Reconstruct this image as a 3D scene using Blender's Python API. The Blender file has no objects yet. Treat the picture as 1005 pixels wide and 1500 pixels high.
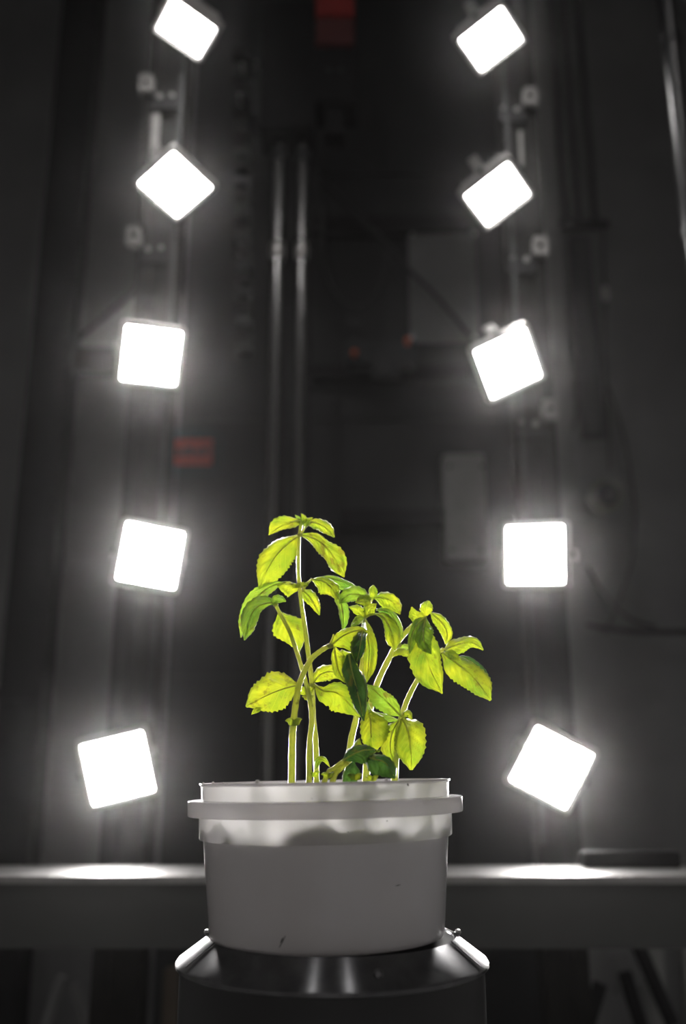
import bpy, bmesh, math, random
from mathutils import Vector, Matrix, noise

random.seed(7)
C = bpy.context.scene.collection
scn = bpy.context.scene

# ------------------------------------------------------------------ camera, world, exposure
F = 1400.0                                # focal length in pixels for a 1005 x 1500 frame
TH = math.atan(380 / 1400)                # camera tilts up about 15 degrees
CT, ST = math.cos(TH), math.sin(TH)
EYE = 1.25
cam_d = bpy.data.cameras.new('camera')
cam = bpy.data.objects.new('camera', cam_d)
C.objects.link(cam)
cam.location = (0, 0, EYE)
cam.rotation_euler = (math.pi / 2 + TH, 0, 0)
cam_d.sensor_fit = 'HORIZONTAL'
cam_d.sensor_width = 24
cam_d.lens = 24 * F / 1005
cam_d.clip_start = 0.02
cam_d.dof.use_dof = True
cam_d.dof.focus_distance = 0.885
cam_d.dof.aperture_fstop = 2.6
scn.camera = cam

LAMP_POWER = 170.0
STAND_ROT = 0.25
HAZE = 0.0063
HAZE_G = 0.957
world = bpy.data.worlds.new('world')
scn.world = world
world.use_nodes = True
wn = world.node_tree
wn.nodes.clear()
wo = wn.nodes.new('ShaderNodeOutputWorld')
wb = wn.nodes.new('ShaderNodeBackground')
wb.inputs[0].default_value = (0.5, 0.5, 0.5, 1)
wb.inputs[1].default_value = 0.0
wn.links.new(wb.outputs[0], wo.inputs[0])
if HAZE > 0:
    wv = wn.nodes.new('ShaderNodeVolumeScatter')
    wv.inputs['Color'].default_value = (1, 0.97, 0.97, 1)
    wv.inputs['Density'].default_value = HAZE
    wv.inputs['Anisotropy'].default_value = HAZE_G
    wn.links.new(wv.outputs[0], wo.inputs['Volume'])

scn.view_settings.view_transform = 'Standard'
scn.view_settings.look = 'None'
scn.view_settings.gamma = 1
scn.view_settings.exposure = 0.25
scn.view_settings.use_curve_mapping = False


def P(px, py, Y):
    """the point of the vertical plane at distance Y that the photo shows at (px, py)"""
    d = Vector((px - 502.5, F * CT - (750 - py) * ST, F * ST + (750 - py) * CT))
    d *= Y / d.y
    d.z += EYE
    return d


# ------------------------------------------------------------------ materials
def mat(name, col, rough=0.6, metal=0.0, noise_amt=0.15, noise_scale=12.0, bump=0.0, spec=0.5, aniso=0.0, emit=0.0,
        dirt=None):
    m = bpy.data.materials.new(name)
    m.use_nodes = True
    nt = m.node_tree
    b = nt.nodes['Principled BSDF']
    b.inputs['Roughness'].default_value = rough
    b.inputs['Metallic'].default_value = metal
    b.inputs['Specular IOR Level'].default_value = spec
    b.inputs['Anisotropic'].default_value = aniso
    tc = nt.nodes.new('ShaderNodeTexCoord')
    n = nt.nodes.new('ShaderNodeTexNoise')
    n.inputs['Scale'].default_value = noise_scale
    n.inputs['Detail'].default_value = 6
    nt.links.new(tc.outputs['Object'], n.inputs['Vector'])
    r = nt.nodes.new('ShaderNodeValToRGB')
    lo = [c * (1 - noise_amt) for c in col] + [1]
    hi = [min(1, c * (1 + noise_amt)) for c in col] + [1]
    r.color_ramp.elements[0].color = lo
    r.color_ramp.elements[1].color = hi
    r.color_ramp.elements[0].position = 0.3
    r.color_ramp.elements[1].position = 0.7
    nt.links.new(n.outputs['Fac'], r.inputs['Fac'])
    nt.links.new(r.outputs['Color'], b.inputs['Base Color'])
    if bump:
        bp = nt.nodes.new('ShaderNodeBump')
        bp.inputs['Strength'].default_value = bump
        bp.inputs['Distance'].default_value = 0.002
        nt.links.new(n.outputs['Fac'], bp.inputs['Height'])
        nt.links.new(bp.outputs['Normal'], b.inputs['Normal'])
    return m


M = {
    'paint': mat('wall_paint', (0.150, 0.150, 0.154), 0.7, noise_scale=3),
    'front_paint': mat('pale_wall_paint', (0.86, 0.85, 0.84), 0.8, noise_scale=2),
    'floor': mat('grey_epoxy_floor', (0.42, 0.42, 0.42), 0.45, noise_scale=4),
    'ceil': mat('ceiling_paint', (0.50, 0.50, 0.50), 0.8, noise_scale=2),
    'black': mat('black_coated_metal', (0.011, 0.011, 0.012), 0.7, noise_scale=20, spec=0.2),
    'dark': mat('dark_grey_metal', (0.032, 0.033, 0.035), 0.6, noise_scale=14, spec=0.3),
    'dark_panel': mat('dark_panel', (0.019, 0.020, 0.021), 0.6, noise_scale=3, noise_amt=0.25, spec=0.3),
    'mast': mat('anodised_mast', (0.014, 0.0135, 0.0125), 0.65, 0.0, noise_scale=30, spec=0.12),
    'alu': mat('aluminium', (0.55, 0.54, 0.53), 0.35, 1.0, noise_scale=40),
    'bracket': mat('pale_bracket', (0.17, 0.165, 0.16), 0.5, noise_scale=30),
    'chrome': mat('polished_steel', (0.22, 0.22, 0.22), 0.2, 1.0, noise_scale=50, noise_amt=0.05),
    'table_top': mat('worn_steel_table_top', (0.28, 0.275, 0.27), 0.40, 0.6, noise_scale=25),
    'apron': mat('table_apron_paint', (0.050, 0.052, 0.050), 0.55, noise_scale=5),
    'board': mat('grey_board', (0.15, 0.15, 0.15), 0.7, noise_scale=6),
    'box': mat('pale_plastic_box', (0.20, 0.20, 0.195), 0.5, noise_scale=8),
    'red': mat('red_motor_paint', (0.30, 0.012, 0.008), 0.5, noise_scale=15),
    'dark_red': mat('dark_red_paint', (0.09, 0.006, 0.005), 0.5, noise_scale=15),
    'orange': mat('orange_plastic', (0.60, 0.10, 0.02), 0.5),
    'label': mat('orange_sticker', (0.50, 0.06, 0.025), 0.6, noise_scale=30),
    'ink': mat('black_print', (0.012, 0.011, 0.011), 0.6),
    'rubber': mat('black_rubber', (0.010, 0.010, 0.011), 0.45),
    'hose': mat('glossy_black_hose', (0.012, 0.012, 0.013), 0.3),
    'ring': mat('greenish_ring', (0.12, 0.125, 0.09), 0.6),
    'housing': mat('lamp_housing', (0.30, 0.29, 0.28), 0.4, 0.4, noise_scale=30),
    'reflector': mat('white_reflector', (0.80, 0.78, 0.76), 0.5, noise_amt=0.03),
    'stand': mat('dark_polished_steel', (0.13, 0.13, 0.135), 0.30, 1.0, noise_scale=60, noise_amt=0.2, aniso=1.0),
    'drum': mat('black_drum', (0.012, 0.012, 0.013), 0.5, noise_scale=8),
    'soil': mat('dark_potting_soil', (0.030, 0.020, 0.013), 0.95, noise_scale=80, noise_amt=0.6, bump=0.8),
    'perlite': mat('white_perlite', (0.75, 0.73, 0.70), 0.8),
    'wood': mat('light_wood', (0.09, 0.07, 0.05), 0.7),
}


def lamp_mat():
    m = bpy.data.materials.new('led_light')
    m.use_nodes = True
    nt = m.node_tree
    nt.nodes.clear()
    o = nt.nodes.new('ShaderNodeOutputMaterial')
    e = nt.nodes.new('ShaderNodeEmission')
    e.inputs[0].default_value = (1.0, 0.97, 0.95, 1)
    # the beam is strongest straight ahead, and the diffuser dims towards its border
    ge = nt.nodes.new('ShaderNodeNewGeometry')
    dp = nt.nodes.new('ShaderNodeVectorMath')
    dp.operation = 'DOT_PRODUCT'
    nt.links.new(ge.outputs['Normal'], dp.inputs[0])
    nt.links.new(ge.outputs['Incoming'], dp.inputs[1])
    ab = nt.nodes.new('ShaderNodeMath')
    ab.operation = 'ABSOLUTE'
    nt.links.new(dp.outputs['Value'], ab.inputs[0])
    pw = nt.nodes.new('ShaderNodeMath')
    pw.operation = 'POWER'
    nt.links.new(ab.outputs[0], pw.inputs[0])
    pw.inputs[1].default_value = 8.0
    tc = nt.nodes.new('ShaderNodeTexCoord')
    sx = nt.nodes.new('ShaderNodeSeparateXYZ')
    nt.links.new(tc.outputs['Object'], sx.inputs[0])
    ax = [nt.nodes.new('ShaderNodeMath') for _ in range(2)]
    for i in range(2):
        ax[i].operation = 'ABSOLUTE'
        nt.links.new(sx.outputs[i], ax[i].inputs[0])
    mxx = nt.nodes.new('ShaderNodeMath')
    mxx.operation = 'MAXIMUM'
    nt.links.new(ax[0].outputs[0], mxx.inputs[0])
    nt.links.new(ax[1].outputs[0], mxx.inputs[1])
    mr = nt.nodes.new('ShaderNodeMapRange')
    mr.interpolation_type = 'SMOOTHERSTEP'
    mr.inputs['From Min'].default_value = 0.0540
    mr.inputs['From Max'].default_value = 0.0640
    mr.inputs['To Min'].default_value = LAMP_POWER
    mr.inputs['To Max'].default_value = 0.8
    nt.links.new(mxx.outputs[0], mr.inputs['Value'])
    side = nt.nodes.new('ShaderNodeMapRange')          # a little light spills sideways out of the beam
    side.inputs['To Min'].default_value = 0.06
    side.inputs['To Max'].default_value = 1.0
    nt.links.new(pw.outputs[0], side.inputs['Value'])
    mu = nt.nodes.new('ShaderNodeMath')
    mu.operation = 'MULTIPLY'
    nt.links.new(mr.outputs[0], mu.inputs[0])
    nt.links.new(side.outputs[0], mu.inputs[1])
    nt.links.new(mu.outputs[0], e.inputs[1])
    nt.links.new(e.outputs[0], o.inputs[0])
    return m


M['led'] = lamp_mat()
_tn = M['stand'].node_tree.nodes.new('ShaderNodeTangent')
_tn.direction_type = 'RADIAL'
_tn.axis = 'Z'
_b = M['stand'].node_tree.nodes['Principled BSDF']
M['stand'].node_tree.links.new(_tn.outputs[0], _b.inputs['Tangent'])
_b.inputs['Anisotropic Rotation'].default_value = STAND_ROT


def bucket_mat(name, through):
    m = bpy.data.materials.new(name)
    m.use_nodes = True
    nt = m.node_tree
    nt.nodes.clear()
    N = nt.nodes.new
    L = nt.links.new
    o = N('ShaderNodeOutputMaterial')
    d = N('ShaderNodeBsdfDiffuse')
    t = N('ShaderNodeBsdfTranslucent')
    g = N('ShaderNodeBsdfGlossy')
    g.inputs['Roughness'].default_value = 0.22
    mx = N('ShaderNodeMixShader')
    mx.inputs[0].default_value = through
    mg = N('ShaderNodeMixShader')
    fr = N('ShaderNodeFresnel')
    fr.inputs[0].default_value = 1.52
    tc = N('ShaderNodeTexCoord')
    n = N('ShaderNodeTexNoise')
    n.inputs['Scale'].default_value = 14
    n.inputs['Detail'].default_value = 4
    mp = N('ShaderNodeMapping')
    mp.inputs['Scale'].default_value = (1, 1, 0.5)
    L(tc.outputs['Object'], mp.inputs['Vector'])
    L(mp.outputs[0], n.inputs['Vector'])
    r = N('ShaderNodeValToRGB')
    r.color_ramp.elements[0].position = 0.3
    r.color_ramp.elements[0].color = (0.84, 0.80, 0.80, 1)
    r.color_ramp.elements[1].position = 0.7
    r.color_ramp.elements[1].color = (0.93, 0.91, 0.93, 1)
    L(n.outputs['Fac'], r.inputs['Fac'])
    # small dark specks and a few scratches of dirt
    v = N('ShaderNodeTexNoise')
    v.inputs['Scale'].default_value = 95
    v.inputs['Detail'].default_value = 1
    L(tc.outputs['Object'], v.inputs['Vector'])
    sr = N('ShaderNodeValToRGB')
    sr.color_ramp.elements[0].position = 0.17
    sr.color_ramp.elements[0].color = (0.12, 0.10, 0.10, 1)
    sr.color_ramp.elements[1].position = 0.20
    sr.color_ramp.elements[1].color = (1, 1, 1, 1)
    L(v.outputs['Fac'], sr.inputs['Fac'])
    mu = N('ShaderNodeMixRGB')
    mu.blend_type = 'MULTIPLY'
    mu.inputs[0].default_value = 1
    L(r.outputs[0], mu.inputs[1])
    L(sr.outputs[0], mu.inputs[2])
    L(mu.outputs[0], d.inputs[0])
    L(mu.outputs[0], t.inputs[0])
    L(d.outputs[0], mx.inputs[1])
    L(t.outputs[0], mx.inputs[2])
    L(mx.outputs[0], mg.inputs[1])
    L(g.outputs[0], mg.inputs[2])
    L(fr.outputs[0], mg.inputs[0])
    L(mg.outputs[0], o.inputs[0])
    return m


M['bucket'] = bucket_mat('milky_white_plastic', 0.62)
M['bucket_thick'] = bucket_mat('milky_white_plastic_thick', 0.30)


def leaf_mat(name, trans, refl, brown=0.0):
    """thin leaf: light shines through; raised paler veins from the leaf's own uv"""
    m = bpy.data.materials.new(name)
    m.use_nodes = True
    nt = m.node_tree
    nt.nodes.clear()
    N = nt.nodes.new
    L = nt.links.new

    def math_(op, a, b=None):
        q = N('ShaderNodeMath')
        q.operation = op
        for i, x in enumerate((a, b)):
            if x is None:
                continue
            if isinstance(x, (int, float)):
                q.inputs[i].default_value = x
            else:
                L(x, q.inputs[i])
        return q.outputs[0]

    o = N('ShaderNodeOutputMaterial')
    uv = N('ShaderNodeUVMap')
    sp = N('ShaderNodeSeparateXYZ')
    L(uv.outputs[0], sp.inputs[0])
    u = sp.outputs[0]
    s = math_('ABSOLUTE', math_('SUBTRACT', math_('MULTIPLY', sp.outputs[1], 2.0), 1.0))
    tcn = N('ShaderNodeTexCoord')
    wob = N('ShaderNodeTexNoise')
    wob.inputs['Scale'].default_value = 60
    L(tcn.outputs['Object'], wob.inputs['Vector'])
    ph = math_('ADD', math_('SUBTRACT', math_('MULTIPLY', u, 7.0), math_('MULTIPLY', s, 2.6)),
               math_('MULTIPLY', wob.outputs['Fac'], 0.5))
    side = math_('ABSOLUTE', math_('SUBTRACT', math_('FRACT', ph), 0.5))     # 0 on a side vein
    vein = math_('MULTIPLY', math_('LESS_THAN', side, 0.05), 0.6)
    mid = math_('LESS_THAN', s, 0.045)
    v = math_('MAXIMUM', vein, mid)
    big = N('ShaderNodeTexNoise')
    big.inputs['Scale'].default_value = 48
    big.inputs['Detail'].default_value = 5
    L(tcn.outputs['Object'], big.inputs['Vector'])
    rp = N('ShaderNodeValToRGB')
    rp.color_ramp.elements[0].position = 0.32
    rp.color_ramp.elements[1].position = 0.66
    rp.color_ramp.elements[0].color = (trans[0] * 0.36, trans[1] * 0.58, trans[2] * 0.8, 1)
    rp.color_ramp.elements[1].color = (*trans, 1)
    L(big.outputs['Fac'], rp.inputs['Fac'])
    mv = N('ShaderNodeMixRGB')
    L(math_('MULTIPLY', v, 0.5), mv.inputs[0])
    L(rp.outputs[0], mv.inputs[1])
    mv.inputs[2].default_value = (min(1, trans[0] * 1.2), min(1, trans[1] * 1.2), trans[2] * 2.5, 1)
    last = mv.outputs[0]
    # scattered brown blemishes
    bl = N('ShaderNodeTexNoise')
    bl.inputs['Scale'].default_value = 110
    bl.inputs['Detail'].default_value = 3
    L(tcn.outputs['Object'], bl.inputs['Vector'])
    br = N('ShaderNodeValToRGB')
    br.color_ramp.elements[0].position = 0.62 - brown
    br.color_ramp.elements[0].color = (0, 0, 0, 1)
    br.color_ramp.elements[1].position = 0.72 - brown
    br.color_ramp.elements[1].color = (0.8, 0.8, 0.8, 1)
    L(bl.outputs['Fac'], br.inputs['Fac'])
    mb = N('ShaderNodeMixRGB')
    L(br.outputs[0], mb.inputs[0])
    L(last, mb.inputs[1])
    mb.inputs[2].default_value = (0.20, 0.15, 0.015, 1)
    t = N('ShaderNodeBsdfTranslucent')
    L(mb.outputs[0], t.inputs[0])
    d = N('ShaderNodeBsdfDiffuse')
    d.inputs[0].default_value = (*refl, 1)
    mx = N('ShaderNodeMixShader')
    mx.inputs[0].default_value = 0.68
    L(d.outputs[0], mx.inputs[1])
    L(t.outputs[0], mx.inputs[2])
    bp = N('ShaderNodeBump')
    bp.inputs['Strength'].default_value = 0.5
    bp.inputs['Distance'].default_value = 0.0016
    L(math_('SUBTRACT', big.outputs['Fac'], v), bp.inputs['Height'])
    for x in (t, d):
        L(bp.outputs[0], x.inputs['Normal'])
    g = N('ShaderNodeBsdfGlossy')
    g.inputs['Roughness'].default_value = 0.29
    L(bp.outputs[0], g.inputs['Normal'])
    fr = N('ShaderNodeFresnel')
    fr.inputs[0].default_value = 1.6
    mg = N('ShaderNodeMixShader')
    L(fr.outputs[0], mg.inputs[0])
    L(mx.outputs[0], mg.inputs[1])
    L(g.outputs[0], mg.inputs[2])
    L(mg.outputs[0], o.inputs[0])
    return m


def stem_mat():
    m = leaf_mat('stem_green', (1.0, 1.0, 0.30), (0.74, 0.78, 0.18))
    for n in m.node_tree.nodes:
        if n.type == 'VALTORGB' and n.color_ramp.elements[0].position < 0.4:
            n.color_ramp.elements[0].color = (0.86, 0.94, 0.22, 1)
    return m


LEAFM = [leaf_mat('leaf_yellow_green', (0.61, 0.65, 0.018), (0.14, 0.25, 0.022)),
         leaf_mat('leaf_spotted', (0.61, 0.63, 0.020), (0.16, 0.26, 0.03), 0.07),
         leaf_mat('leaf_mid_green', (0.40, 0.56, 0.03), (0.10, 0.22, 0.03)),
         leaf_mat('leaf_shaded_green', (0.07, 0.15, 0.015), (0.035, 0.085, 0.018))]  # darker copy of the leaf green, with shade put into its colour
M['stem'] = stem_mat()
M['vein'] = mat('pale_vein', (0.42, 0.50, 0.12), 0.5)


# ------------------------------------------------------------------ object helpers
def tag(o, label=None, cat=None, group=None, kind=None):
    if label:
        o['label'] = label
    if cat:
        o['category'] = cat
    if group:
        o['group'] = group
    if kind:
        o['kind'] = kind
    return o


def thing(name, label, cat, loc=(0, 0, 0), group=None, mtx=None):
    o = bpy.data.objects.new(name, None)
    o.empty_display_size = 0.02
    C.objects.link(o)
    if mtx is not None:
        o.matrix_world = mtx
    else:
        o.location = loc
    return tag(o, label, cat, group)


def link(name, bm, m, parent=None, smooth=False, world_co=True, kind=None, label=None):
    """bm in world coordinates; stored relative to the parent's frame"""
    if parent is not None and world_co:
        mw = Matrix.Identity(4)
        ch = []
        p = parent
        while p is not None:
            ch.append(p)
            p = p.parent
        for q in reversed(ch):
            mw = mw @ q.matrix_basis
        bm.transform(mw.inverted())
    elif parent is None and world_co and bm.verts:
        pass
    me = bpy.data.meshes.new(name)
    bmesh.ops.recalc_face_normals(bm, faces=bm.faces)
    bm.to_mesh(me)
    bm.free()
    me.materials.append(m)
    if smooth:
        me.polygons.foreach_set('use_smooth', [True] * len(me.polygons))
        me.set_sharp_from_angle(angle=math.radians(38))
    o = bpy.data.objects.new(name, me)
    C.objects.link(o)
    o.parent = parent
    return tag(o, label=label, kind=kind)


def box(bm, x0, x1, y0, y1, z0, z1, bev=0.0, mtx=None):
    r = bmesh.ops.create_cube(bm, size=1)
    vs = r['verts']
    T = Matrix.Translation(((x0 + x1) / 2, (y0 + y1) / 2, (z0 + z1) / 2)) @ Matrix.Diagonal(
        (abs(x1 - x0), abs(y1 - y0), abs(z1 - z0), 1))
    bmesh.ops.transform(bm, matrix=T, verts=vs)
    if bev:
        es = list({e for v in vs for e in v.link_edges})
        rr = bmesh.ops.bevel(bm, geom=es, offset=bev, segments=2, affect='EDGES', clamp_overlap=True)
        vs = list({v for f in rr['faces'] for v in f.verts} | {v for v in vs if v.is_valid})
    if mtx is not None:
        bmesh.ops.transform(bm, matrix=mtx, verts=[v for v in vs if v.is_valid])
    return bm


def B(x0, x1, y0, y1, z0, z1, bev=0.0):
    return box(bmesh.new(), x0, x1, y0, y1, z0, z1, bev)


def frame_for(d):
    d = d.normalized()
    a = Vector((0, 0, 1)) if abs(d.z) < 0.9 else Vector((0, 1, 0))
    x = d.cross(a).normalized()
    return x, d.cross(x).normalized()


def smooth_path(pts, n):
    """Catmull-Rom through pts, n points per span"""
    out = []
    k = len(pts)
    for i in range(k - 1):
        p0, p1, p2, p3 = pts[max(i - 1, 0)], pts[i], pts[i + 1], pts[min(i + 2, k - 1)]
        for j in range(n):
            t = j / n
            out.append(0.5 * ((2 * p1) + (p2 - p0) * t + (2 * p0 - 5 * p1 + 4 * p2 - p3) * t * t +
                              (3 * p1 - p0 - 3 * p2 + p3) * t ** 3))
    out.append(pts[-1].copy())
    return out


def tube(bm, pts, rads, seg=10, cap=True):
    if not isinstance(rads, (list, tuple)):
        rads = [rads] * len(pts)
    rings = []
    x = None
    uvl = bm.loops.layers.uv.verify()
    for i, p in enumerate(pts):
        d = (pts[min(i + 1, len(pts) - 1)] - pts[max(i - 1, 0)]).normalized()
        if x is None:
            x, y = frame_for(d)
        else:
            x = (x - d * x.dot(d)).normalized()
            y = d.cross(x)
        r = rads[min(int(round(i * (len(rads) - 1) / max(1, len(pts) - 1))), len(rads) - 1)] if len(rads) != len(pts) else rads[i]
        rings.append([bm.verts.new(p + (x * math.cos(a) + y * math.sin(a)) * r)
                      for a in [2 * math.pi * k / seg for k in range(seg)]])
    for i in range(len(rings) - 1):
        for k in range(seg):
            bm.faces.new((rings[i][k], rings[i][(k + 1) % seg], rings[i + 1][(k + 1) % seg], rings[i + 1][k]))
    if cap:
        bm.faces.new(rings[0][::-1])
        bm.faces.new(rings[-1])
    return bm


def lathe(bm, prof, cx, cy, seg=96, closed=False):
    """prof: list of (radius, z)"""
    rings = []
    for r, z in prof:
        if r < 1e-5:
            rings.append([bm.verts.new((cx, cy, z))])
        else:
            rings.append([bm.verts.new((cx + r * math.cos(2 * math.pi * k / seg), cy + r * math.sin(2 * math.pi * k / seg), z))
                          for k in range(seg)])
    prs = list(zip(rings[:-1], rings[1:]))
    if closed:
        prs.append((rings[-1], rings[0]))
    for a, b in prs:
        for k in range(seg):
            k2 = (k + 1) % seg
            if len(a) == 1 and len(b) == 1:
                continue
            if len(a) == 1:
                bm.faces.new((a[0], b[k], b[k2]))
            elif len(b) == 1:
                bm.faces.new((a[k], a[k2], b[0]))
            else:
                bm.faces.new((a[k], a[k2], b[k2], b[k]))
    return bm


def cyl(bm, a, b, r, seg=20):
    return tube(bm, [Vector(a), Vector(b)], [r, r], seg)


# ------------------------------------------------------------------ the room
RX0, RX1, RY0, RY1, RZ = -2.0, 2.0, -1.7, 3.4, 5.0
tag(link('floor', B(RX0 - .1, RX1 + .1, RY0 - .1, RY1 + .1, -.1, 0), M['floor']), kind='structure')
tag(link('ceiling', B(RX0 - .1, RX1 + .1, RY0 - .1, RY1 + .1, RZ, RZ + .1), M['ceil']), kind='structure')
tag(link('wall_back', B(RX0 - .1, RX1 + .1, RY1, RY1 + .1, 0, RZ), M['paint']), kind='structure')
tag(link('wall_left', B(RX0 - .1, RX0, RY0, RY1, 0, RZ), M['front_paint']), kind='structure')
tag(link('wall_right', B(RX1, RX1 + .1, RY0, RY1, 0, RZ), M['front_paint']), kind='structure')
tag(link('wall_front', B(RX0 - .1, RX1 + .1, RY0 - .1, RY0, 0, RZ), M['front_paint']), kind='structure')


# ------------------------------------------------------------------ background equipment
def vpost(px0, px1, py, Y, depth, ztop, zbot, m, bev=0.003):
    a, b = P(px0, py, Y), P(px1, py, Y)
    return B(a.x, b.x, Y, Y + depth, zbot, ztop, bev)


def hbeam(px0, px1, py0, py1, Y, depth, bev=0.003, bm=None):
    a, b = P(px0, py0, Y), P(px1, py1, Y)
    return box(bm or bmesh.new(), a.x, b.x, Y, Y + depth, b.z, a.z, bev)


# dark framework column on the left
t = thing('frame_column', 'tall black framework column standing against the wall at the far left', 'column',
          (P(60, 400, 3.0).x, 3.05, 0))
xa, xb = P(40, 550, 3.0).x, P(100, 550, 3.0).x
link('profile', B(xa, xb, 3.0, 3.12, 0, RZ - .002, .004), M['black'], t)
link('base_plate', B(xa - .05, xb + .05, 2.96, 3.16, 0, .012), M['black'], t)

# dark backboard between the masts
xa, xb = P(262, 650, 3.2).x, P(770, 650, 3.2).x
t = thing('equipment_cabinet', 'wide dark grey cabinet wall standing behind the lamps and the plant', 'cabinet', ((xa + xb) / 2, 3.27, 0))
link('body', B(xa, xb, 3.2, 3.36, .05, RZ - .3, .004), M['dark_panel'], t)
zs = [0.08, 1.55, 2.45, 3.45, 4.85]
xs = [xa + .01, xa + (xb - xa) * .47, xb - .01]
for i in range(len(zs) - 1):
    for j in range(2):
        link('panel', B(xs[j] + .004, xs[j + 1] - .004, 3.188, 3.2, zs[i] + .004, zs[i + 1] - .004, .002), M['dark_panel'], t)
link('plinth', B(xa + .02, xb - .02, 3.22, 3.34, 0, .05), M['black'], t)

# black horizontal rails across the cabinet
for (a, b, c, d, lab) in ((440, 690, 316, 336, 'black cross rail behind the polished rods, just above the grey board'),
                          (440, 720, 534, 552, 'black cross rail below the grey board and its valve block'),
                          (500, 668, 745, 770, 'dark cross rail level with the top leaves of the basil')):
    tag(link('cross_rail', hbeam(a, b, c, d, 3.12, .0682), M['black']), lab, 'rail')
tag(link('cross_rail', hbeam(84, 182, 508, 542, 3.05, .07), M['black']),
    'short dark rail between the left column and left lamp mast', 'rail')
bm = bmesh.new()
cyl(bm, P(98, 512, 3.1), P(206, 418, 3.1), .009)
tag(link('brace_rod', bm, M['black'], smooth=True), 'thin black diagonal brace at the left above the short rail', 'brace')
tag(link('cross_rail', hbeam(-20, 60, 1008, 1026, 2.98, .02), M['black']),
    'faint black rail at the far left above the table', 'rail')

# grey board, box, sticker
t = thing('grey_board', 'flat grey board hung on the cabinet right of centre behind a diagonal cable', 'board', P(650, 500, 3.14))
link('sheet', hbeam(598, 702, 337, 501, 3.15, .012, .002), M['board'], t)
for (px, py) in ((604, 343), (695, 343), (604, 494), (695, 494)):
    q = P(px, py, 3.15)
    bm = bmesh.new()
    cyl(bm, (q.x, 3.145, q.z), (q.x, 3.155, q.z), .006, 10)
    link('screw', bm, M['alu'], t)
t = thing('control_box', 'tall pale grey plastic box right of the basil, left of the right lamp mast', 'box', P(682, 818, 3.1))
link('body', hbeam(649, 716, 664, 820, 3.08, .11, .006), M['box'], t)
link('lid', hbeam(651, 714, 667, 817, 3.072, .012, .004), M['box'], t)
for (px, py) in ((659, 684), (706, 684), (661, 806), (706, 806)):
    q = P(px, py, 3.07)
    bm = bmesh.new()
    cyl(bm, (q.x, 3.066, q.z), (q.x, 3.075, q.z), .007, 12)
    link('screw', bm, M['dark'], t)
t = thing('warning_sticker', 'small orange-red sticker with dark print on the cabinet, left of centre', 'sticker', P(279, 680, 3.18))
link('sheet', hbeam(248, 310, 643, 681, 3.18, .004), M['label'], t)
for (a, b, c, d) in ((259, 268, 657, 668), (272, 281, 654, 668), (286, 293, 657, 668), (297, 304, 655, 667)):
    link('print_mark', hbeam(a, b, c, d, 3.1785, .002), M['ink'], t)

# polished guide rods with end collars, carriage above
for i, (px, lab) in enumerate(((404, 'left of two polished vertical guide rods behind the basil'),
                               (440, 'right of two polished vertical guide rods behind the basil'))):
    q = P(px, 500, 2.6)
    t = thing('guide_rod', lab, 'rod', (q.x, 2.6, .3), 'vertical guide rods')
    bm = bmesh.new()
    r = .0185 if i == 0 else .016
    cyl(bm, (q.x, 2.6, .25), (q.x, 2.6, P(400, 205, 2.6).z + .001), r, 28)
    link('shaft', bm, M['chrome'], t, True)
    zc = P(px, 368, 2.6).z
    bm = bmesh.new()
    lathe(bm, [(r, zc - .028), (r + .003, zc - .026), (r + .006, zc - .012), (r + .006, zc + .012), (r + .003, zc + .026), (r, zc + .028)], q.x, 2.6, 28, True)
    link('collar', bm, M['alu'], t, True, label='bright steel collar')  # added bright ring, stands in for the highlight on the rod
    zc = P(px, 228, 2.6).z
    bm = bmesh.new()
    lathe(bm, [(r, zc - .02), (r + .006, zc - .018), (r + .006, zc + .018), (r, zc + .02)], q.x, 2.6, 24, True)
    link('end_collar', bm, M['dark'], t, True)
    link('foot', B(q.x - .03, q.x + .03, 2.57, 2.63, 0, .25, .004), M['dark'], t)
    q2 = q.x + .027
    link('backing_strip', B(q2 - .006, q2 + .006, 2.622, 2.634, .2, P(400, 210, 2.6).z), M['black'], t)
zt = P(400, 205, 2.6).z
t = thing('lift_carriage', 'black carriage block on the polished rods at the top centre', 'carriage', (P(418, 100, 2.6).x, 2.6, zt))
xa, xb = P(384, 150, 2.6).x, P(462, 150, 2.6).x
link('body', B(xa, xb, 2.54, 2.68, zt, P(0, 20, 2.6).z, .006), M['black'], t)
link('side_plate', B(xa - .03, xa - .002, 2.56, 2.66, zt + .05, P(0, 60, 2.6).z, .003), M['dark'], t)
for (px, py) in ((356, 103), (377, 100), (352, 148)):
    q = P(px, py, 2.53)
    bm = bmesh.new()
    cyl(bm, (q.x, 2.5, q.z), (q.x, 2.55, q.z), .005, 10)
    link('bolt', bm, M['alu'], t)
t = thing('drive_motor', 'boxy red drive motor hanging over a black gearbox at the top centre', 'motor', P(490, 300, 2.6))
link('body', hbeam(463, 519, -40, 22, 2.54, .12, .006), M['red'], t)
link('mounting_flange', hbeam(463, 518, 24, 66, 2.545, .11, .006), M['dark_red'], t)
link('gearbox', hbeam(460, 524, 68, 150, 2.53, .13, .006), M['black'], t)
link('coupling', hbeam(476, 506, 150, 196, 2.55, .08, .004), M['black'], t)
for px in (482, 499):
    q = P(px, 101, 2.52)
    bm = bmesh.new()
    cyl(bm, (q.x, 2.52, q.z), (q.x, 2.535, q.z), .009, 12)
    link('bolt', bm, M['dark'], t)
xa = P(462.5, 60, 2.6).x
link('bracket', B(xa, P(470, 60, 2.6).x, 2.56, 2.66, P(0, 110, 2.6).z, P(0, 60, 2.6).z), M['black'], t)

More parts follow.
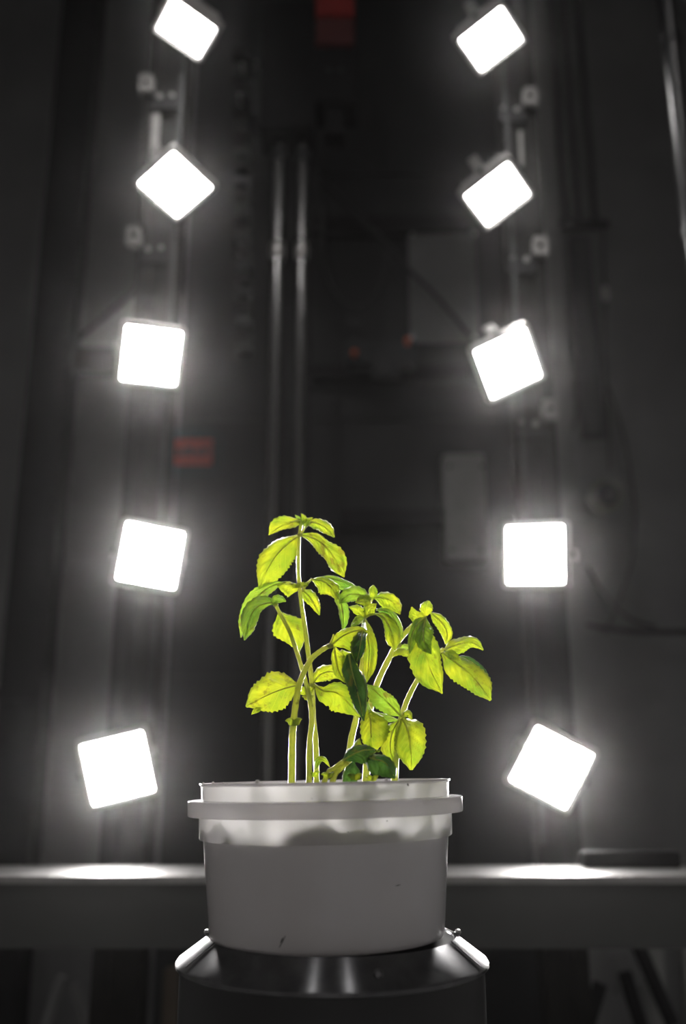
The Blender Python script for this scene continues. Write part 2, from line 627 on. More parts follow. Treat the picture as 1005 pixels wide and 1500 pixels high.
# cable chain on the left of the rods
t = thing('cable_chain', 'black segmented cable chain hanging left of the polished rods', 'cable chain', P(356, 560, 2.7))
for k in range(22):
    py = 82 + k * 20.5
    q = P(352 + (py - 82) * .012, py, 2.7)
    bm = box(bmesh.new(), q.x - .024, q.x + .024, 2.68, 2.73, q.z - .017, q.z + .015, .004)
    link('chain_link', bm, M['dark'] if k % 2 else M['black'], t)


q = P(356, 100, 2.7)
link('end_bracket', B(q.x + .02, q.x + .09, 2.64, 2.70, q.z - .02, q.z + .02, .002), M['black'], t)


def cable(name, label, cat, pts, r, m, ends=None):
    bm = bmesh.new()
    tube(bm, smooth_path([Vector(p) for p in pts], 8), r, 10)
    o = link(name, bm, m, smooth=True)
    return tag(o, label, cat)


cable('cable', 'black cable sloping down across the grey board to the right', 'cable',
      [P(440, 232, 3.05), P(500, 292, 3.05), P(560, 352, 3.06), P(600, 396, 3.08), P(645, 440, 3.1), P(690, 494, 3.1)], .009, M['rubber'])
cable('cable_loop', 'dark cable hanging in a loop left of the grey board', 'cable',
      [P(476, 300, 3.08), P(472, 375, 3.08), P(488, 428, 3.08), P(520, 450, 3.08), P(552, 432, 3.08), P(566, 385, 3.08), P(562, 345, 3.08)], .007, M['rubber'])

# valve block with two orange knobs
t = thing('valve_block', 'small dark valve block with orange knobs on the rail below the grey board', 'valve', P(555, 545, 3.05))
link('body', hbeam(505, 610, 498, 532, 3.05, .1375, .004), M['dark'], t)
link('manifold', hbeam(545, 585, 500, 548, 3.02, .05, .004), M['dark'], t)
for (px, py, rr) in ((519, 520, .011), (597, 502, .012)):
    q = P(px, py, 3.04)
    bm = bmesh.new()
    tube(bm, [Vector((q.x, 3.05, q.z)), Vector((q.x, 3.03, q.z)), Vector((q.x, 3.015, q.z)), Vector((q.x, 3.01, q.z))], [rr * .7, rr, rr, rr * .8], 16)
    link('knob', bm, M['orange'], t, True, label='orange knob')
for (px, py) in ((550, 506), (577, 506), (552, 535), (578, 535), (521, 497)):
    q = P(px, py, 3.02)
    bm = bmesh.new()
    cyl(bm, (q.x, 3.01, q.z), (q.x, 3.03, q.z), .007, 12)
    link('fitting', bm, M['dark'], t, True)

# conduits on the right wall
Yc = 3.3
clz = P(850, 328, Yc).z
for (px, bot, lab) in ((823, 328, 'leftmost of three dark vertical conduits on the wall at the right'),
                       (842, 328, 'middle of three dark vertical conduits on the wall at the right'),
                       (866, 328, 'rightmost of three dark vertical conduits on the wall at the right')):
    q = P(px, 200, Yc)
    bm = bmesh.new()
    cyl(bm, (q.x, Yc + .03, clz + .0), (q.x, Yc + .03, RZ - .002), .014, 16)
    tag(link('conduit', bm, M['dark'], smooth=True), lab, 'conduit', 'wall conduits')
t = thing('pipe_clamp', 'black clamp bar across the lower ends of the three conduits', 'clamp', (P(852, 328, Yc).x, Yc, clz))
q0, q1 = P(818, 328, Yc), P(892, 328, Yc)
link('bar', B(q0.x, q1.x, Yc - .01, Yc + .012, clz - .018, clz + .014, .004), M['black'], t)
for px in (832, 854, 878):
    q = P(px, 328, Yc)
    bm = bmesh.new()
    cyl(bm, (q.x, Yc - .018, clz), (q.x, Yc - .008, clz), .008, 10)
    link('bolt', bm, M['dark'], t)
tag(link('cable_trunking', hbeam(834, 888, 344, 640, 3.36, .04, .004), M['dark']),
    'dark flat cable trunking running down the right wall below the clamp', 'trunking')
t = thing('plug_lead', 'thin lead with a pale metal plug hanging from the conduit clamp', 'plug', P(886, 420, Yc))
cp = [P(884, 334, 3.3), P(884, 380, 3.3), P(886, 416, 3.3)]
bm = bmesh.new()
tube(bm, smooth_path(cp, 6), .006, 10)
link('lead', bm, M['rubber'], t, True)
bm = bmesh.new()
q = P(887, 430, 3.3)
tube(bm, [Vector((q.x, q.y, q.z + .028)), Vector((q.x, q.y, q.z + .024)), Vector((q.x, q.y, q.z - .02)), Vector((q.x, q.y, q.z - .028))], [.009, .012, .012, .008], 14)
link('plug', bm, M['alu'], t, True, label='pale metal plug')
bm = bmesh.new()
tube(bm, smooth_path([P(887, 444, 3.31), P(886, 520, 3.33), P(890, 600, 3.33), P(893, 690, 3.33)], 6), .006, 10)
link('lower_lead', bm, M['rubber'], t, True)
# round horn
t = thing('round_sounder', 'round dark sounder in a pale greenish ring on the right wall', 'sounder', P(893, 735, 3.3))
q = P(894, 720, 3.28)
bm = bmesh.new()
n = 40
tube(bm, [Vector((q.x, 3.40, q.z)), Vector((q.x, 3.33, q.z)), Vector((q.x, 3.325, q.z))], [.062, .062, .055], n)
link('ring', bm, M['ring'], t, True, label='pale greenish ring')
bm = bmesh.new()
tube(bm, [Vector((q.x, 3.33, q.z)), Vector((q.x, 3.30, q.z)), Vector((q.x, 3.29, q.z)), Vector((q.x, 3.288, q.z))], [.040, .040, .034, .012], n)
link('cone', bm, M['black'], t, True)
# cables on the right
cable('wall_cable', 'thin dark cable looping down the right wall past the round sounder', 'cable',
      [P(888, 560, 3.35), P(902, 600, 3.36), P(918, 660, 3.37), P(930, 740, 3.37), P(926, 820, 3.37), P(905, 885, 3.37), P(886, 930, 3.37)], .006, M['rubber'])
cable('wall_cable', 'thick dark cable running level across the right wall below the lamps', 'cable',
      [P(822, 896, 3.3), P(850, 912, 3.3), P(900, 922, 3.3), P(960, 926, 3.3), P(1030, 926, 3.3)], .011, M['rubber'])
cable('mast_cable', 'dark cable swinging from the right mast beside the third right lamp', 'cable',
      [P(846, 560, 3.2), P(846, 600, 3.1), P(835, 640, 3.0), P(822, 672, 2.99)], .008, M['rubber'])
cable('wall_cable', 'thin dark cable slanting down the right wall to the level cable', 'cable',
      [P(862, 830, 3.37), P(885, 868, 3.36), P(920, 905, 3.35), P(960, 918, 3.34)], .007, M['rubber'])
# big glossy hose
t = thing('glossy_hose', 'thick glossy black bent hose hanging at the far right edge', 'hose', P(1000, 330, 1.9))
hp = [P(962, -120, 1.9), P(972, -40, 1.9), P(984, 60, 1.9), P(994, 150, 1.9), P(1004, 240, 1.9), P(1016, 340, 1.9), P(1034, 450, 1.9), P(1056, 560, 1.9)]
bm = bmesh.new()
tube(bm, smooth_path(hp, 8), .024, 24)
link('tube', bm, M['hose'], t, True)
for i in (2, 5):
    d = (hp[i + 1] - hp[i - 1]).normalized()
    bm = bmesh.new()
    tube(bm, [hp[i] - d * .012, hp[i] + d * .012], [.027, .027], 24)
    link('hose_band', bm, M['rubber'], t, True)

# pale wall strip panels on the right side of the mast (enclosure edge)
a, b = P(806, 650, 2.9), P(840, 650, 2.9)
t = thing('enclosure_post', 'pale grey upright enclosure post just right of the right lamp mast', 'post', (a.x, 2.95, 0))
link('profile', B(a.x, b.x, 2.9, 2.96, 0, RZ - .002, .003), M['board'], t)
link('base_plate', B(a.x - .04, b.x + .04, 2.87, 2.99, 0, .01), M['board'], t)

# ------------------------------------------------------------------ steel table behind
ZT = EYE - .172
t = thing('steel_table', 'long steel-topped workbench with dark apron crossing behind the white bucket', 'table', (0, 1.83, 0))
link('table_top', B(-1.35, 1.35, 1.727, 1.925, ZT - .012, ZT, .002), M['table_top'], t, label='pale worn steel top')
link('apron', B(-1.33, 1.33, 1.737, 1.752, ZT - .115, ZT - .0125), M['apron'], t)
link('back_rail', B(-1.33, 1.33, 1.90, 1.915, ZT - .12, ZT - .0125), M['apron'], t)
for sx in (-1.3, 1.26):
    for y0 in (1.754, 1.858):
        link('leg', B(sx, sx + .04, y0, y0 + .04, 0, ZT - .0125), M['apron'], t)
link('lower_rail', B(-1.26, 1.26, 1.76, 1.785, .30, .34), M['apron'], t)
tag(link('low_tray', B(P(852, 1250, 1.89).x, P(992, 1250, 1.89).x, 1.87, 1.915, ZT, P(0, 1247, 1.89).z, .003), M['black']), 'low black box lying on the table top at the lower right', 'box')

# under-table machinery seen in the gloom
tag(link('grey_post', vpost(950, 976, 1430, 2.5, .05, P(0, 1358, 2.5).z, 0, None), M['box']),
    'grey upright post below the table at the lower right', 'post')
tag(link('grey_post', vpost(1003, 1030, 1430, 2.5, .05, P(0, 1358, 2.5).z, 0, None), M['box']),
    'grey upright post at the lower right corner of the view', 'post')
tag(link('grey_post', vpost(240, 262, 1430, 2.6, .05, P(0, 1420, 2.6).z, 0, None), M['wood']),
    'brownish upright post below the table just left of the stand', 'post')
for (a, b, lab) in (((935, 1385), (985, 1500), 'black diagonal strut crossing in front of the grey post at lower right'),
                    ((915, 1425), (948, 1530), 'black diagonal strut left of the grey post at lower right'),
                    ((880, 1440), (850, 1540), 'dark strut leaning left under the table at lower right')):
    bm = bmesh.new()
    cyl(bm, P(a[0], a[1], 2.4), P(b[0], b[1], 2.4), .017, 12)
    tag(link('strut', bm, M['black'], smooth=True), lab, 'strut', 'struts under the table')
for (a, b, lab) in (((935, 1440), (955, 1530), 'grey slanting bar between the black struts at lower right'),
                    ((902, 1400), (908, 1455), 'short grey bar under the table at lower right'),
                    ((92, 1430), (62, 1520), 'grey bar leaning left under the table at lower left'),
                    ((110, 1440), (138, 1530), 'grey bar leaning right under the table at lower left'),
                    ((152, 1425), (160, 1500), 'upright grey bar under the table at lower left')):
    bm = bmesh.new()
    cyl(bm, P(a[0], a[1], 2.45), P(b[0], b[1], 2.45), .014, 12)
    tag(link('linkage_bar', bm, M['board'], smooth=True), lab, 'bar', 'bars under the table')

# ------------------------------------------------------------------ lamp masts
masts = {}
for side, (p0, p1, rail, lab) in {'L': (183, 246, 240, 'left black lamp mast carrying five square floodlights'),
                                  'R': (760, 816, 822, 'right black lamp mast carrying five square floodlights')}.items():
    Ym = 2.15
    xa, xb = P(p0, 650, Ym).x, P(p1, 650, Ym).x
    t = thing('lamp_mast', lab, 'mast', ((xa + xb) / 2, Ym + .045, 0), 'lamp masts')
    masts[side] = (t, xa, xb, Ym)
    bm = bmesh.new()
    box(bm, xa, xb, Ym + .006, Ym + .09, 0, 4.6)
    for u0, u1 in ((0, .36), (.64, 1)):
        box(bm, xa + (xb - xa) * u0, xa + (xb - xa) * u1, Ym, Ym + .0062, 0, 4.6)
    link('profile', bm, M['mast'], t)
    s = 1 if side == 'L' else -1
    inner = xb if side == 'L' else xa
    outer = xa if side == 'L' else xb
    link('inner_rail', B(min(inner - s * .014, inner - s * .005), max(inner - s * .014, inner - s * .005), Ym - .012, Ym - .0005, 1.1, 4.4), M['dark'], t)
    link('edge_strip', B(min(outer, outer - s * .006), max(outer, outer - s * .006), Ym + .09, Ym + .1, 0, 4.6), M['dark'], t)
    link('base_plate', B(xa - .05, xb + .05, Ym + .0, Ym + .13, 0, .012), M['mast'], t)
    # pale cable clamps with a hole, and bolts beside them
    for (px, py) in ([(214, 122), (196, 345)] if side == 'L' else [(777, 141), (792, 360), (806, 600)]):
        q = P(px, py, Ym - .02)
        bm = bmesh.new()
        w, h, hr = .019, .026, .008
        n = 24
        outer_, inner_ = [], []
        for k in range(n):
            a = 2 * math.pi * k / n
            ca, sa = math.cos(a), math.sin(a)
            sc = 1 / max(abs(ca) / w, abs(sa) / h)
            for dy, lst in ((0, None),):
                pass
            outer_.append((q.x + ca * sc, q.z + sa * sc))
            inner_.append((q.x + ca * hr, q.z + sa * hr))
        for y in (Ym - .024, Ym - .0005):
            pass
        R0 = [[bm.verts.new((x, y, z)) for (x, z) in lst] for (lst, y) in
              ((outer_, Ym - .024), (inner_, Ym - .024), (inner_, Ym - .0005), (outer_, Ym - .0005))]
        for i in range(4):
            A_, B_ = R0[i], R0[(i + 1) % 4]
            for k in range(n):
                bm.faces.new((A_[k], A_[(k + 1) % n], B_[(k + 1) % n], B_[k]))
        cl = link('cable_clamp', bm, M['bracket'], t, label='pale clamp with a dark hole')
        bm = bmesh.new()
        cyl(bm, (q.x, Ym - .01, q.z), (q.x, Ym - .0008, q.z), hr * .99, 16)
        link('hole_plug', bm, M['black'], cl)
        for (dx, dz, rr) in ((s * .035, -.032, .008), (s * .068, -.028, .007)):
            bm = bmesh.new()
            cyl(bm, (q.x + dx, Ym - .012, q.z + dz), (q.x + dx, Ym - .0005, q.z + dz), rr, 12)
            link('bolt', bm, M['bracket'], t, True)
        link('slider', B(min(q.x + s * .012, q.x + s * .085), max(q.x + s * .012, q.x + s * .085), Ym - .009, Ym - .0006, q.z - .07, q.z - .018, .002), M['black'], t)
    # light strip pieces seen between the lamps
    if side == 'L':
        link('cable_strip', hbeam(222, 231, 166, 222, Ym - .01, .009, .001), M['bracket'], t)
    else:
        link('cable_strip', hbeam(760, 768, 190, 240, Ym - .01, .009, .001), M['bracket'], t)

# ------------------------------------------------------------------ floodlights
S = .146
LAMPS = [
    ('L', (-0.3997, 2.02, 1.8161), (-.297, -.136, -.9451), (.8203, .4702, -.3255), 'topmost square floodlight on the left mast'),
    ('L', (-0.405, 2.02, 1.3622), (.041, -.4191, -.907), (.6433, .7057, -.297), 'second floodlight from the top on the left mast, set as a diamond'),
    ('L', (-0.4392, 2.02, 0.9177), (.2908, -.7475, -.5972), (.9388, .3433, .0275), 'middle floodlight on the left mast, above the orange sticker'),
    ('L', (-0.4153, 2.02, 0.4512), (.3407, -.9386, -.0536), (.9316, .3448, -.1153), 'fourth floodlight down on the left mast, level with the basil top'),
    ('L', (-0.46, 2.02, 0.005), (0.1612, -0.9569, -0.2417), (0.9660, 0.1027, 0.2374), 'lowest floodlight on the left mast, just above the table'),
    ('R', (0.3754, 2.02, 1.7824), (.2506, -.2358, -.9389), (.5612, .8257, -.0576), 'topmost square floodlight on the right mast'),
    ('R', (0.373, 2.02, 1.336), (.2739, -.359, -.8922), (.561, .8132, -.155), 'second floodlight from the top on the right mast'),
    ('R', (0.3787, 2.02, 0.8982), (.1733, -.7543, -.6332), (.3868, .6434, -.6606), 'middle floodlight on the right mast, beside the end of the diagonal cable'),
    ('R', (0.4144, 2.02, 0.4532), (-.4492, -.8823, -.1408), (.8934, -.442, -.0804), 'fourth floodlight down on the right mast, sitting nearly square'),
    ('L', (-0.53, 0.0, 3.06), (.13, .58, -.80), (.99, -.1, .09), 'left one of two floodlights hung from the ceiling above the camera'),
    ('R', (0.46, 0.0, 3.06), (-.12, .58, -.80), (.99, .1, -.09), 'right one of two floodlights hung from the ceiling above the camera'),
    ('R', (0.4259, 2.02, 0.0064), (-0.1431, -0.9505, -0.2759), (0.8895, -0.0013, -0.4569), 'lowest floodlight on the right mast, tilted diamond just above the table'),
]


def sq_ring(bm, loops):
    """loops: list of (half size, z, rounding) bridged in order"""
    rs = []
    for (h, z, rc) in loops:
        ring = []
        for (sx, sy, a0) in ((1, 1, 0), (-1, 1, 90), (-1, -1, 180), (1, -1, 270)):
            for k in range(5):
                a = math.radians(a0 + 22.5 * k)
                ring.append(bm.verts.new((sx * (h - rc) + rc * math.cos(a), sy * (h - rc) + rc * math.sin(a), z)))
        rs.append(ring)
    n = len(rs[0])
    for a, b in zip(rs[:-1], rs[1:]):
        for k in range(n):
            bm.faces.new((a[k], a[(k + 1) % n], b[(k + 1) % n], b[k]))
    return rs


lamp_meshes = {}


def lamp_part(name, builder, m, parent):
    if name not in lamp_meshes:
        bm = bmesh.new()
        builder(bm)
        bmesh.ops.recalc_face_normals(bm, faces=bm.faces)
        me = bpy.data.meshes.new(name)
        bm.to_mesh(me)
        bm.free()
        me.materials.append(m)
        lamp_meshes[name] = me
    o = bpy.data.objects.new(name, lamp_meshes[name])
    C.objects.link(o)
    o.parent = parent
    return o


h = S / 2


def b_housing(bm):
    rs = sq_ring(bm, [(h - .006, -.0005, .006), (h, -.004, .008), (h, -.022, .008), (h - .012, -.038, .01), (h - .012, -.044, .01)])
    bm.faces.new(rs[-1])
    # closed front annulus
    r2 = sq_ring(bm, [(h - .006, -.0005, .006), (h - .0085, -.0005, .006), (h - .0105, -.0070, .005)])
    bm.faces.new(r2[-1][::-1])
    bmesh.ops.remove_doubles(bm, verts=bm.verts, dist=1e-5)


def b_reflector(bm):
    rs = sq_ring(bm, [(h - .0075, .0005, .006), (h - .0088, .0006, .006), (h - .0100, -.005, .005), (h - .0112, -.0052, .005)])


def b_led(bm):
    rs = sq_ring(bm, [(h - .0104, -.0050, .005), (h - .0104, -.0062, .005)])
    bm.faces.new(rs[0])
    bm.faces.new(rs[1][::-1])


def b_fin(bm):
    box(bm, -h + .018, h - .018, -.0012, .0012, -.060, -.0445)


def b_yoke(bm):
    for sx in (-1, 1):
        box(bm, sx * (h + .0012), sx * (h + .0042), -.012, .012, -.078, -.008)
    box(bm, -h - .0042, h + .0042, -.012, .012, -.081, -.0775)


for (side, loc, nrm, xax, lab) in LAMPS:
    nz = Vector(nrm).normalized()
    x = Vector(xax)
    x = (x - nz * x.dot(nz)).normalized()
    y = nz.cross(x)
    mw = Matrix((x, y, nz)).transposed().to_4x4()
    mw.translation = Vector((loc[0], loc[1], loc[2] + EYE))
    t = thing('floodlight', lab, 'floodlight', group='square floodlights on the masts', mtx=mw)
    lamp_part('housing', b_housing, M['housing'], t)
    lamp_part('reflector_frame', b_reflector, M['reflector'], t)
    lamp_part('led_panel', b_led, M['led'], t)
    for k in range(7):
        f_ = lamp_part('cooling_fin', b_fin, M['housing'], t)
        f_.location = (0, -.048 + k * .016, 0)
    lamp_part('yoke', b_yoke, M['bracket'], t)
    for sx in (-1, 1):
        bm = bmesh.new()
        cyl(bm, (sx * (h + .004), 0, -.018), (sx * (h + .010), 0, -.018), .007, 12)
        link('knob', bm, M['dark'], t, True, world_co=False)
    # arm from the yoke to the mast
    if loc[1] < 1.5:
        bm = bmesh.new()
        cyl(bm, mw @ Vector((0, 0, -.080)), Vector((mw.translation.x - nz.x * .08, mw.translation.y - nz.y * .08, RZ - .0005)), .009, 12)
        link('hanging_rod', bm, M['black'], t, True)
        continue
    mt, xa, xb, Ym = masts[side]
    p0 = mw @ Vector((0, 0, -.080))
    xm = min(max(p0.x, xa + .015), xb - .015)
    p1 = Vector((xm, Ym + .001, p0.z - .004))
    bm = bmesh.new()
    if p0.y < Ym - .008:
        tube(bm, [p0, Vector((xm, Ym - .006, p0.z - .003)), p1], [.008, .008, .008], 12)
    else:
        tube(bm, [p0, Vector((p0.x, p0.y - .0, p0.z + .02)), Vector((xm, Ym + .004, p0.z + .03))], [.008, .008, .008], 12)
    link('support_arm', bm, M['black'], t, True)

# ------------------------------------------------------------------ bucket stand
BX, BY = P(480.5, 1145, .925).x, .925
SX = P(487.0, 1390, .925).x
zb = EYE - .1425
t = thing('pot_stand', 'round black drum stand with a sloping polished steel collar under the bucket', 'stand', (SX, BY, 0))
zt, ze = zb + .002, EYE - .161
bm = bmesh.new()
lathe(bm, [(.1065, zt - .006), (.1085, zt - .001), (.1105, zt), (.1125, zt - .001), (.1365, ze + .002), (.1378, ze), (.1375, ze - .003),
           (.1350, ze - .004), (.1342, ze - .001), (.1115, zt - .0035), (.1105, zt - .0028), (.1095, zt - .008)], SX, BY, 160, True)
link('sloping_collar', bm, M['stand'], t, True, label='dark polished steel collar')
bm = bmesh.new()
lathe(bm, [(.1342, ze - .0022), (.1342, ze - .01), (.1325, .02), (.1345, .012), (.1345, 0), (.0, 0)], SX, BY, 128)
link('drum', bm, M['drum'], t, True)
bm = bmesh.new()
lathe(bm, [(0, zb - .0005), (.1100, zb - .0005), (.1100, zb - .006), (0, zb - .006)], SX, BY, 96)
link('support_plate', bm, M['black'], t, True)
# rivets: one in front, small end clips at both sides
q = P(558, 1431, .80)
ang = math.atan2(q.y - BY, q.x - SX)
for a, rr in ((ang, .1255),):
    c = Vector((SX + rr * math.cos(a), BY + rr * math.sin(a), 0))
    k_ = (rr - .1125) / (.1365 - .1125)
    c.z = zt - .001 + (ze + .003 - zt) * k_
    nn = Vector((math.cos(a) * .6, math.sin(a) * .6, .8)).normalized()
    bm = bmesh.new()
    tube(bm, [c - nn * .001, c + nn * .0012, c + nn * .0026, c + nn * .0030], [.0042, .0042, .0028, .0008], 18)
    link('rivet', bm, M['stand'], t, True)
for a in (math.radians(178), math.radians(2)):
    for rr in (.113, .1375):
        c = Vector((SX + rr * math.cos(a), BY + rr * math.sin(a), zt + .001 if rr < .12 else ze - .007))
        bm = bmesh.new()
        lathe(bm, [(0, c.z + .003), (.0022, c.z + .002), (.003, c.z), (.0022, c.z - .002), (0, c.z - .003)], c.x, c.y, 12)
        link('screw', bm, M['alu'], t, True)
# raised seam straps on the collar near both sides
for a in (math.radians(-24), math.radians(207)):
    d = Vector((math.cos(a), math.sin(a), 0))
    sd = Vector((-d.y, d.x, 0))
    bm = bmesh.new()
    pts = [(.1115, zt + .0003), (.1360, ze + .0036)]
    vs = []
    for (r_, z_) in pts:
        for w_ in (-.0012, .0012):
            for up in (0, .0012):
                vs.append(bm.verts.new((SX + d.x * r_ + sd.x * w_, BY + d.y * r_ + sd.y * w_, z_ + up)))
    for f_ in ((0, 1, 3, 2), (4, 6, 7, 5), (0, 4, 5, 1), (2, 3, 7, 6), (1, 5, 7, 3), (0, 2, 6, 4)):
        bm.faces.new([vs[i] for i in f_])
    link('seam', bm, M['stand'], t)

# ------------------------------------------------------------------ bucket
TILT = math.radians(-1.1)
tm = Matrix.Translation((BX, BY, zb)) @ Matrix.Rotation(TILT, 4, 'Y')
t = thing('plant_bucket', 'round milky white plastic bucket holding basil plants on the dark stand', 'bucket', mtx=tm)


def hz(z):                      # height above the bucket's foot
    return z - zb + EYE


H_RIM, H_F1, H_F0, H_C = hz(-.0085), hz(-.0235), hz(-.0370), hz(-.0572)


def L_(name, prof, m=M['bucket'], closed=True, par=None, **kw):
    bm = bmesh.new()
    lathe(bm, prof, 0, 0, 160, closed)
    return link(name, bm, m, par or t, True, world_co=False, **kw)


L_('wall', [(0, .0), (.100, 0), (.1035, .0012), (.1050, .005), (.1120, H_C + .0004), (.1092, H_C + .0004), (.1022, .006), (.1000, .0035), (0, .003)], M['bucket_thick'], closed=False)
L_('collar', [(.1122, H_C + .0006), (.1148, H_C), (.1156, H_C + .001), (.1163, H_F1 - .001), (.1150, H_F1), (.1140, H_F1)], closed=False)
L_('rim_flange', [(.1150, H_F1 + .0001), (.1254, H_F1), (.1262, H_F1 - .0008), (.1262, H_F0 + .0008), (.1257, H_F0), (.1250, H_F0 + .0004)], closed=False)
L_('rim', [(.1138, H_F1 + .0002), (.1142, H_RIM - .003), (.1158, H_RIM - .0015), (.1156, H_RIM), (.1134, H_RIM), (.1134, H_RIM - .002)], closed=False)
# scratches and dirt specks on the front of the bucket
for (px, py, dx, dz, rr) in ((413, 1381, .0026, .0045, .00035), (412, 1379, .001, .002, .0004), (587, 1303, .002, .0003, .0003),
                             (531, 1198, .0002, .001, .0004), (571, 1205, .0003, .0004, .0005), (513, 1219, .0007, .0001, .0004)):
    c_ = P(px, py, .815)
    x_, z_ = c_.x - BX, c_.z - zb
    pts = []
    for k in (-1, 0, 1):
        xx, zz = x_ + dx * k, z_ + dz * k
        R_ = .1050 + (.1120 - .1050) * zz / H_C if zz < H_C else .1157
        pts.append(Vector((xx, -math.sqrt((R_ + .0001) ** 2 - xx * xx), zz)))
    bm = bmesh.new()
    tube(bm, pts, [rr * .5, rr, rr * .5], 6)
    link('dirt_mark', bm, M['black'], t, world_co=False, label='dark scratch or dirt fleck')
H_SOIL = H_C + .0140
bm = bmesh.new()
rings = []
NR, NS = 26, 110
for i in range(NR + 1):
    r = .1088 * i / NR
    row = []
    for k in range(NS if i else 1):
        a = 2 * math.pi * k / NS
        x, y = r * math.cos(a), r * math.sin(a)
        z = H_SOIL + .019 * noise.noise(Vector((x * 38, y * 38, 0))) + .004 * noise.noise(Vector((x * 160, y * 160, 3)))
        row.append(bm.verts.new((x, y, z)))
    rings.append(row)
for i in range(NR):
    for k in range(NS):
        k2 = (k + 1) % NS
        if i == 0:
            bm.faces.new((rings[0][0], rings[1][k], rings[1][k2]))
        else:
            bm.faces.new((rings[i][k], rings[i][k2], rings[i + 1][k2], rings[i + 1][k]))
low = [bm.verts.new((.1008 * math.cos(2 * math.pi * k / NS), .1008 * math.sin(2 * math.pi * k / NS), .008)) for k in range(NS)]
for k in range(NS):
    bm.faces.new((rings[NR][k], rings[NR][(k + 1) % NS], low[(k + 1) % NS], low[k]))
bm.faces.new(low)
bm.transform(tm)
o = link('potting_soil', bm, M['soil'], smooth=True)
tag(o, 'dark potting soil filling the white bucket below its rim', 'soil', kind='stuff')

# perlite crumbs on the rim
CRUMB = ['leftmost tiny white crumb on the bucket rim', 'second tiny white crumb from the left on the bucket rim',
         'third tiny white crumb from the left, left one of a close pair on the rim',
         'largest white crumb on the rim, just left of the leftmost basil stem',
         'lone white crumb on the rim right of the lowest dark leaves',
         'tiny white crumb, right one of a close pair at the left of the rim',
         'small white crumb touching the right side of the largest crumb']
for i, (px, wd) in enumerate(((310, 1.2), (329, 1.6), (346, 1.2), (395, 2.6), (563, 1.8), (352, 1.0), (401, 1.2))):
    x = P(px, 1146, BY).x
    bm = bmesh.new()
    bmesh.ops.create_icosphere(bm, subdivisions=2, radius=.00075 * wd)
    for v in bm.verts:
        v.co *= 1 + .35 * noise.noise(v.co * 900 + Vector((i * 3, 0, 0)))
    lx = x - BX
    ly = -math.sqrt(max(0, .1144 ** 2 - lx * lx))
    bm.transform(tm @ Matrix.Translation((lx, ly, H_RIM + .0004 * wd)))
    o = link('perlite_crumb', bm, M['perlite'], smooth=True)
    tag(o, CRUMB[i], 'crumb', 'white crumbs on the bucket rim')

# ------------------------------------------------------------------ basil
PY0 = .925


def px_path(pts, n=8):
    """pts (px, py, dY) -> smooth 3-D path"""
    return smooth_path([P(a, b, PY0 + c) for a, b, c in pts], n)


def stem(root, pts, r0, r1, name='stem'):
    path = px_path(pts, 9)
    k = len(path) - 1
    rads = []
    for i, _ in enumerate(path):
        t_ = i / k
        rads.append((r0 + (r1 - r0) * t_) * .00064 * (1 + .05 * math.sin(i * 1.7)))
    bm = bmesh.new()
    tube(bm, path, rads, 12)
    uvl = bm.loops.layers.uv.verify()
    return link(name, bm, M['stem'], root, True)


def prof(vals, t_):
    n = len(vals) - 1
    x = t_ * n
    i = min(int(x), n - 1)
    f_ = x - i
    a, b = vals[i], vals[i + 1]
    pa = vals[max(i - 1, 0)]
    pb = vals[min(i + 2, n)]
    return max(0, 0.5 * ((2 * a) + (b - pa) * f_ + (2 * pa - 5 * a + 4 * b - pb) * f_ * f_ + (3 * a - pa - 3 * b + pb) * f_ ** 3))


leaf_no = [0]
SHAPE = [0.10, 0.80, 1.0, 0.82, 0.48, 0.03]


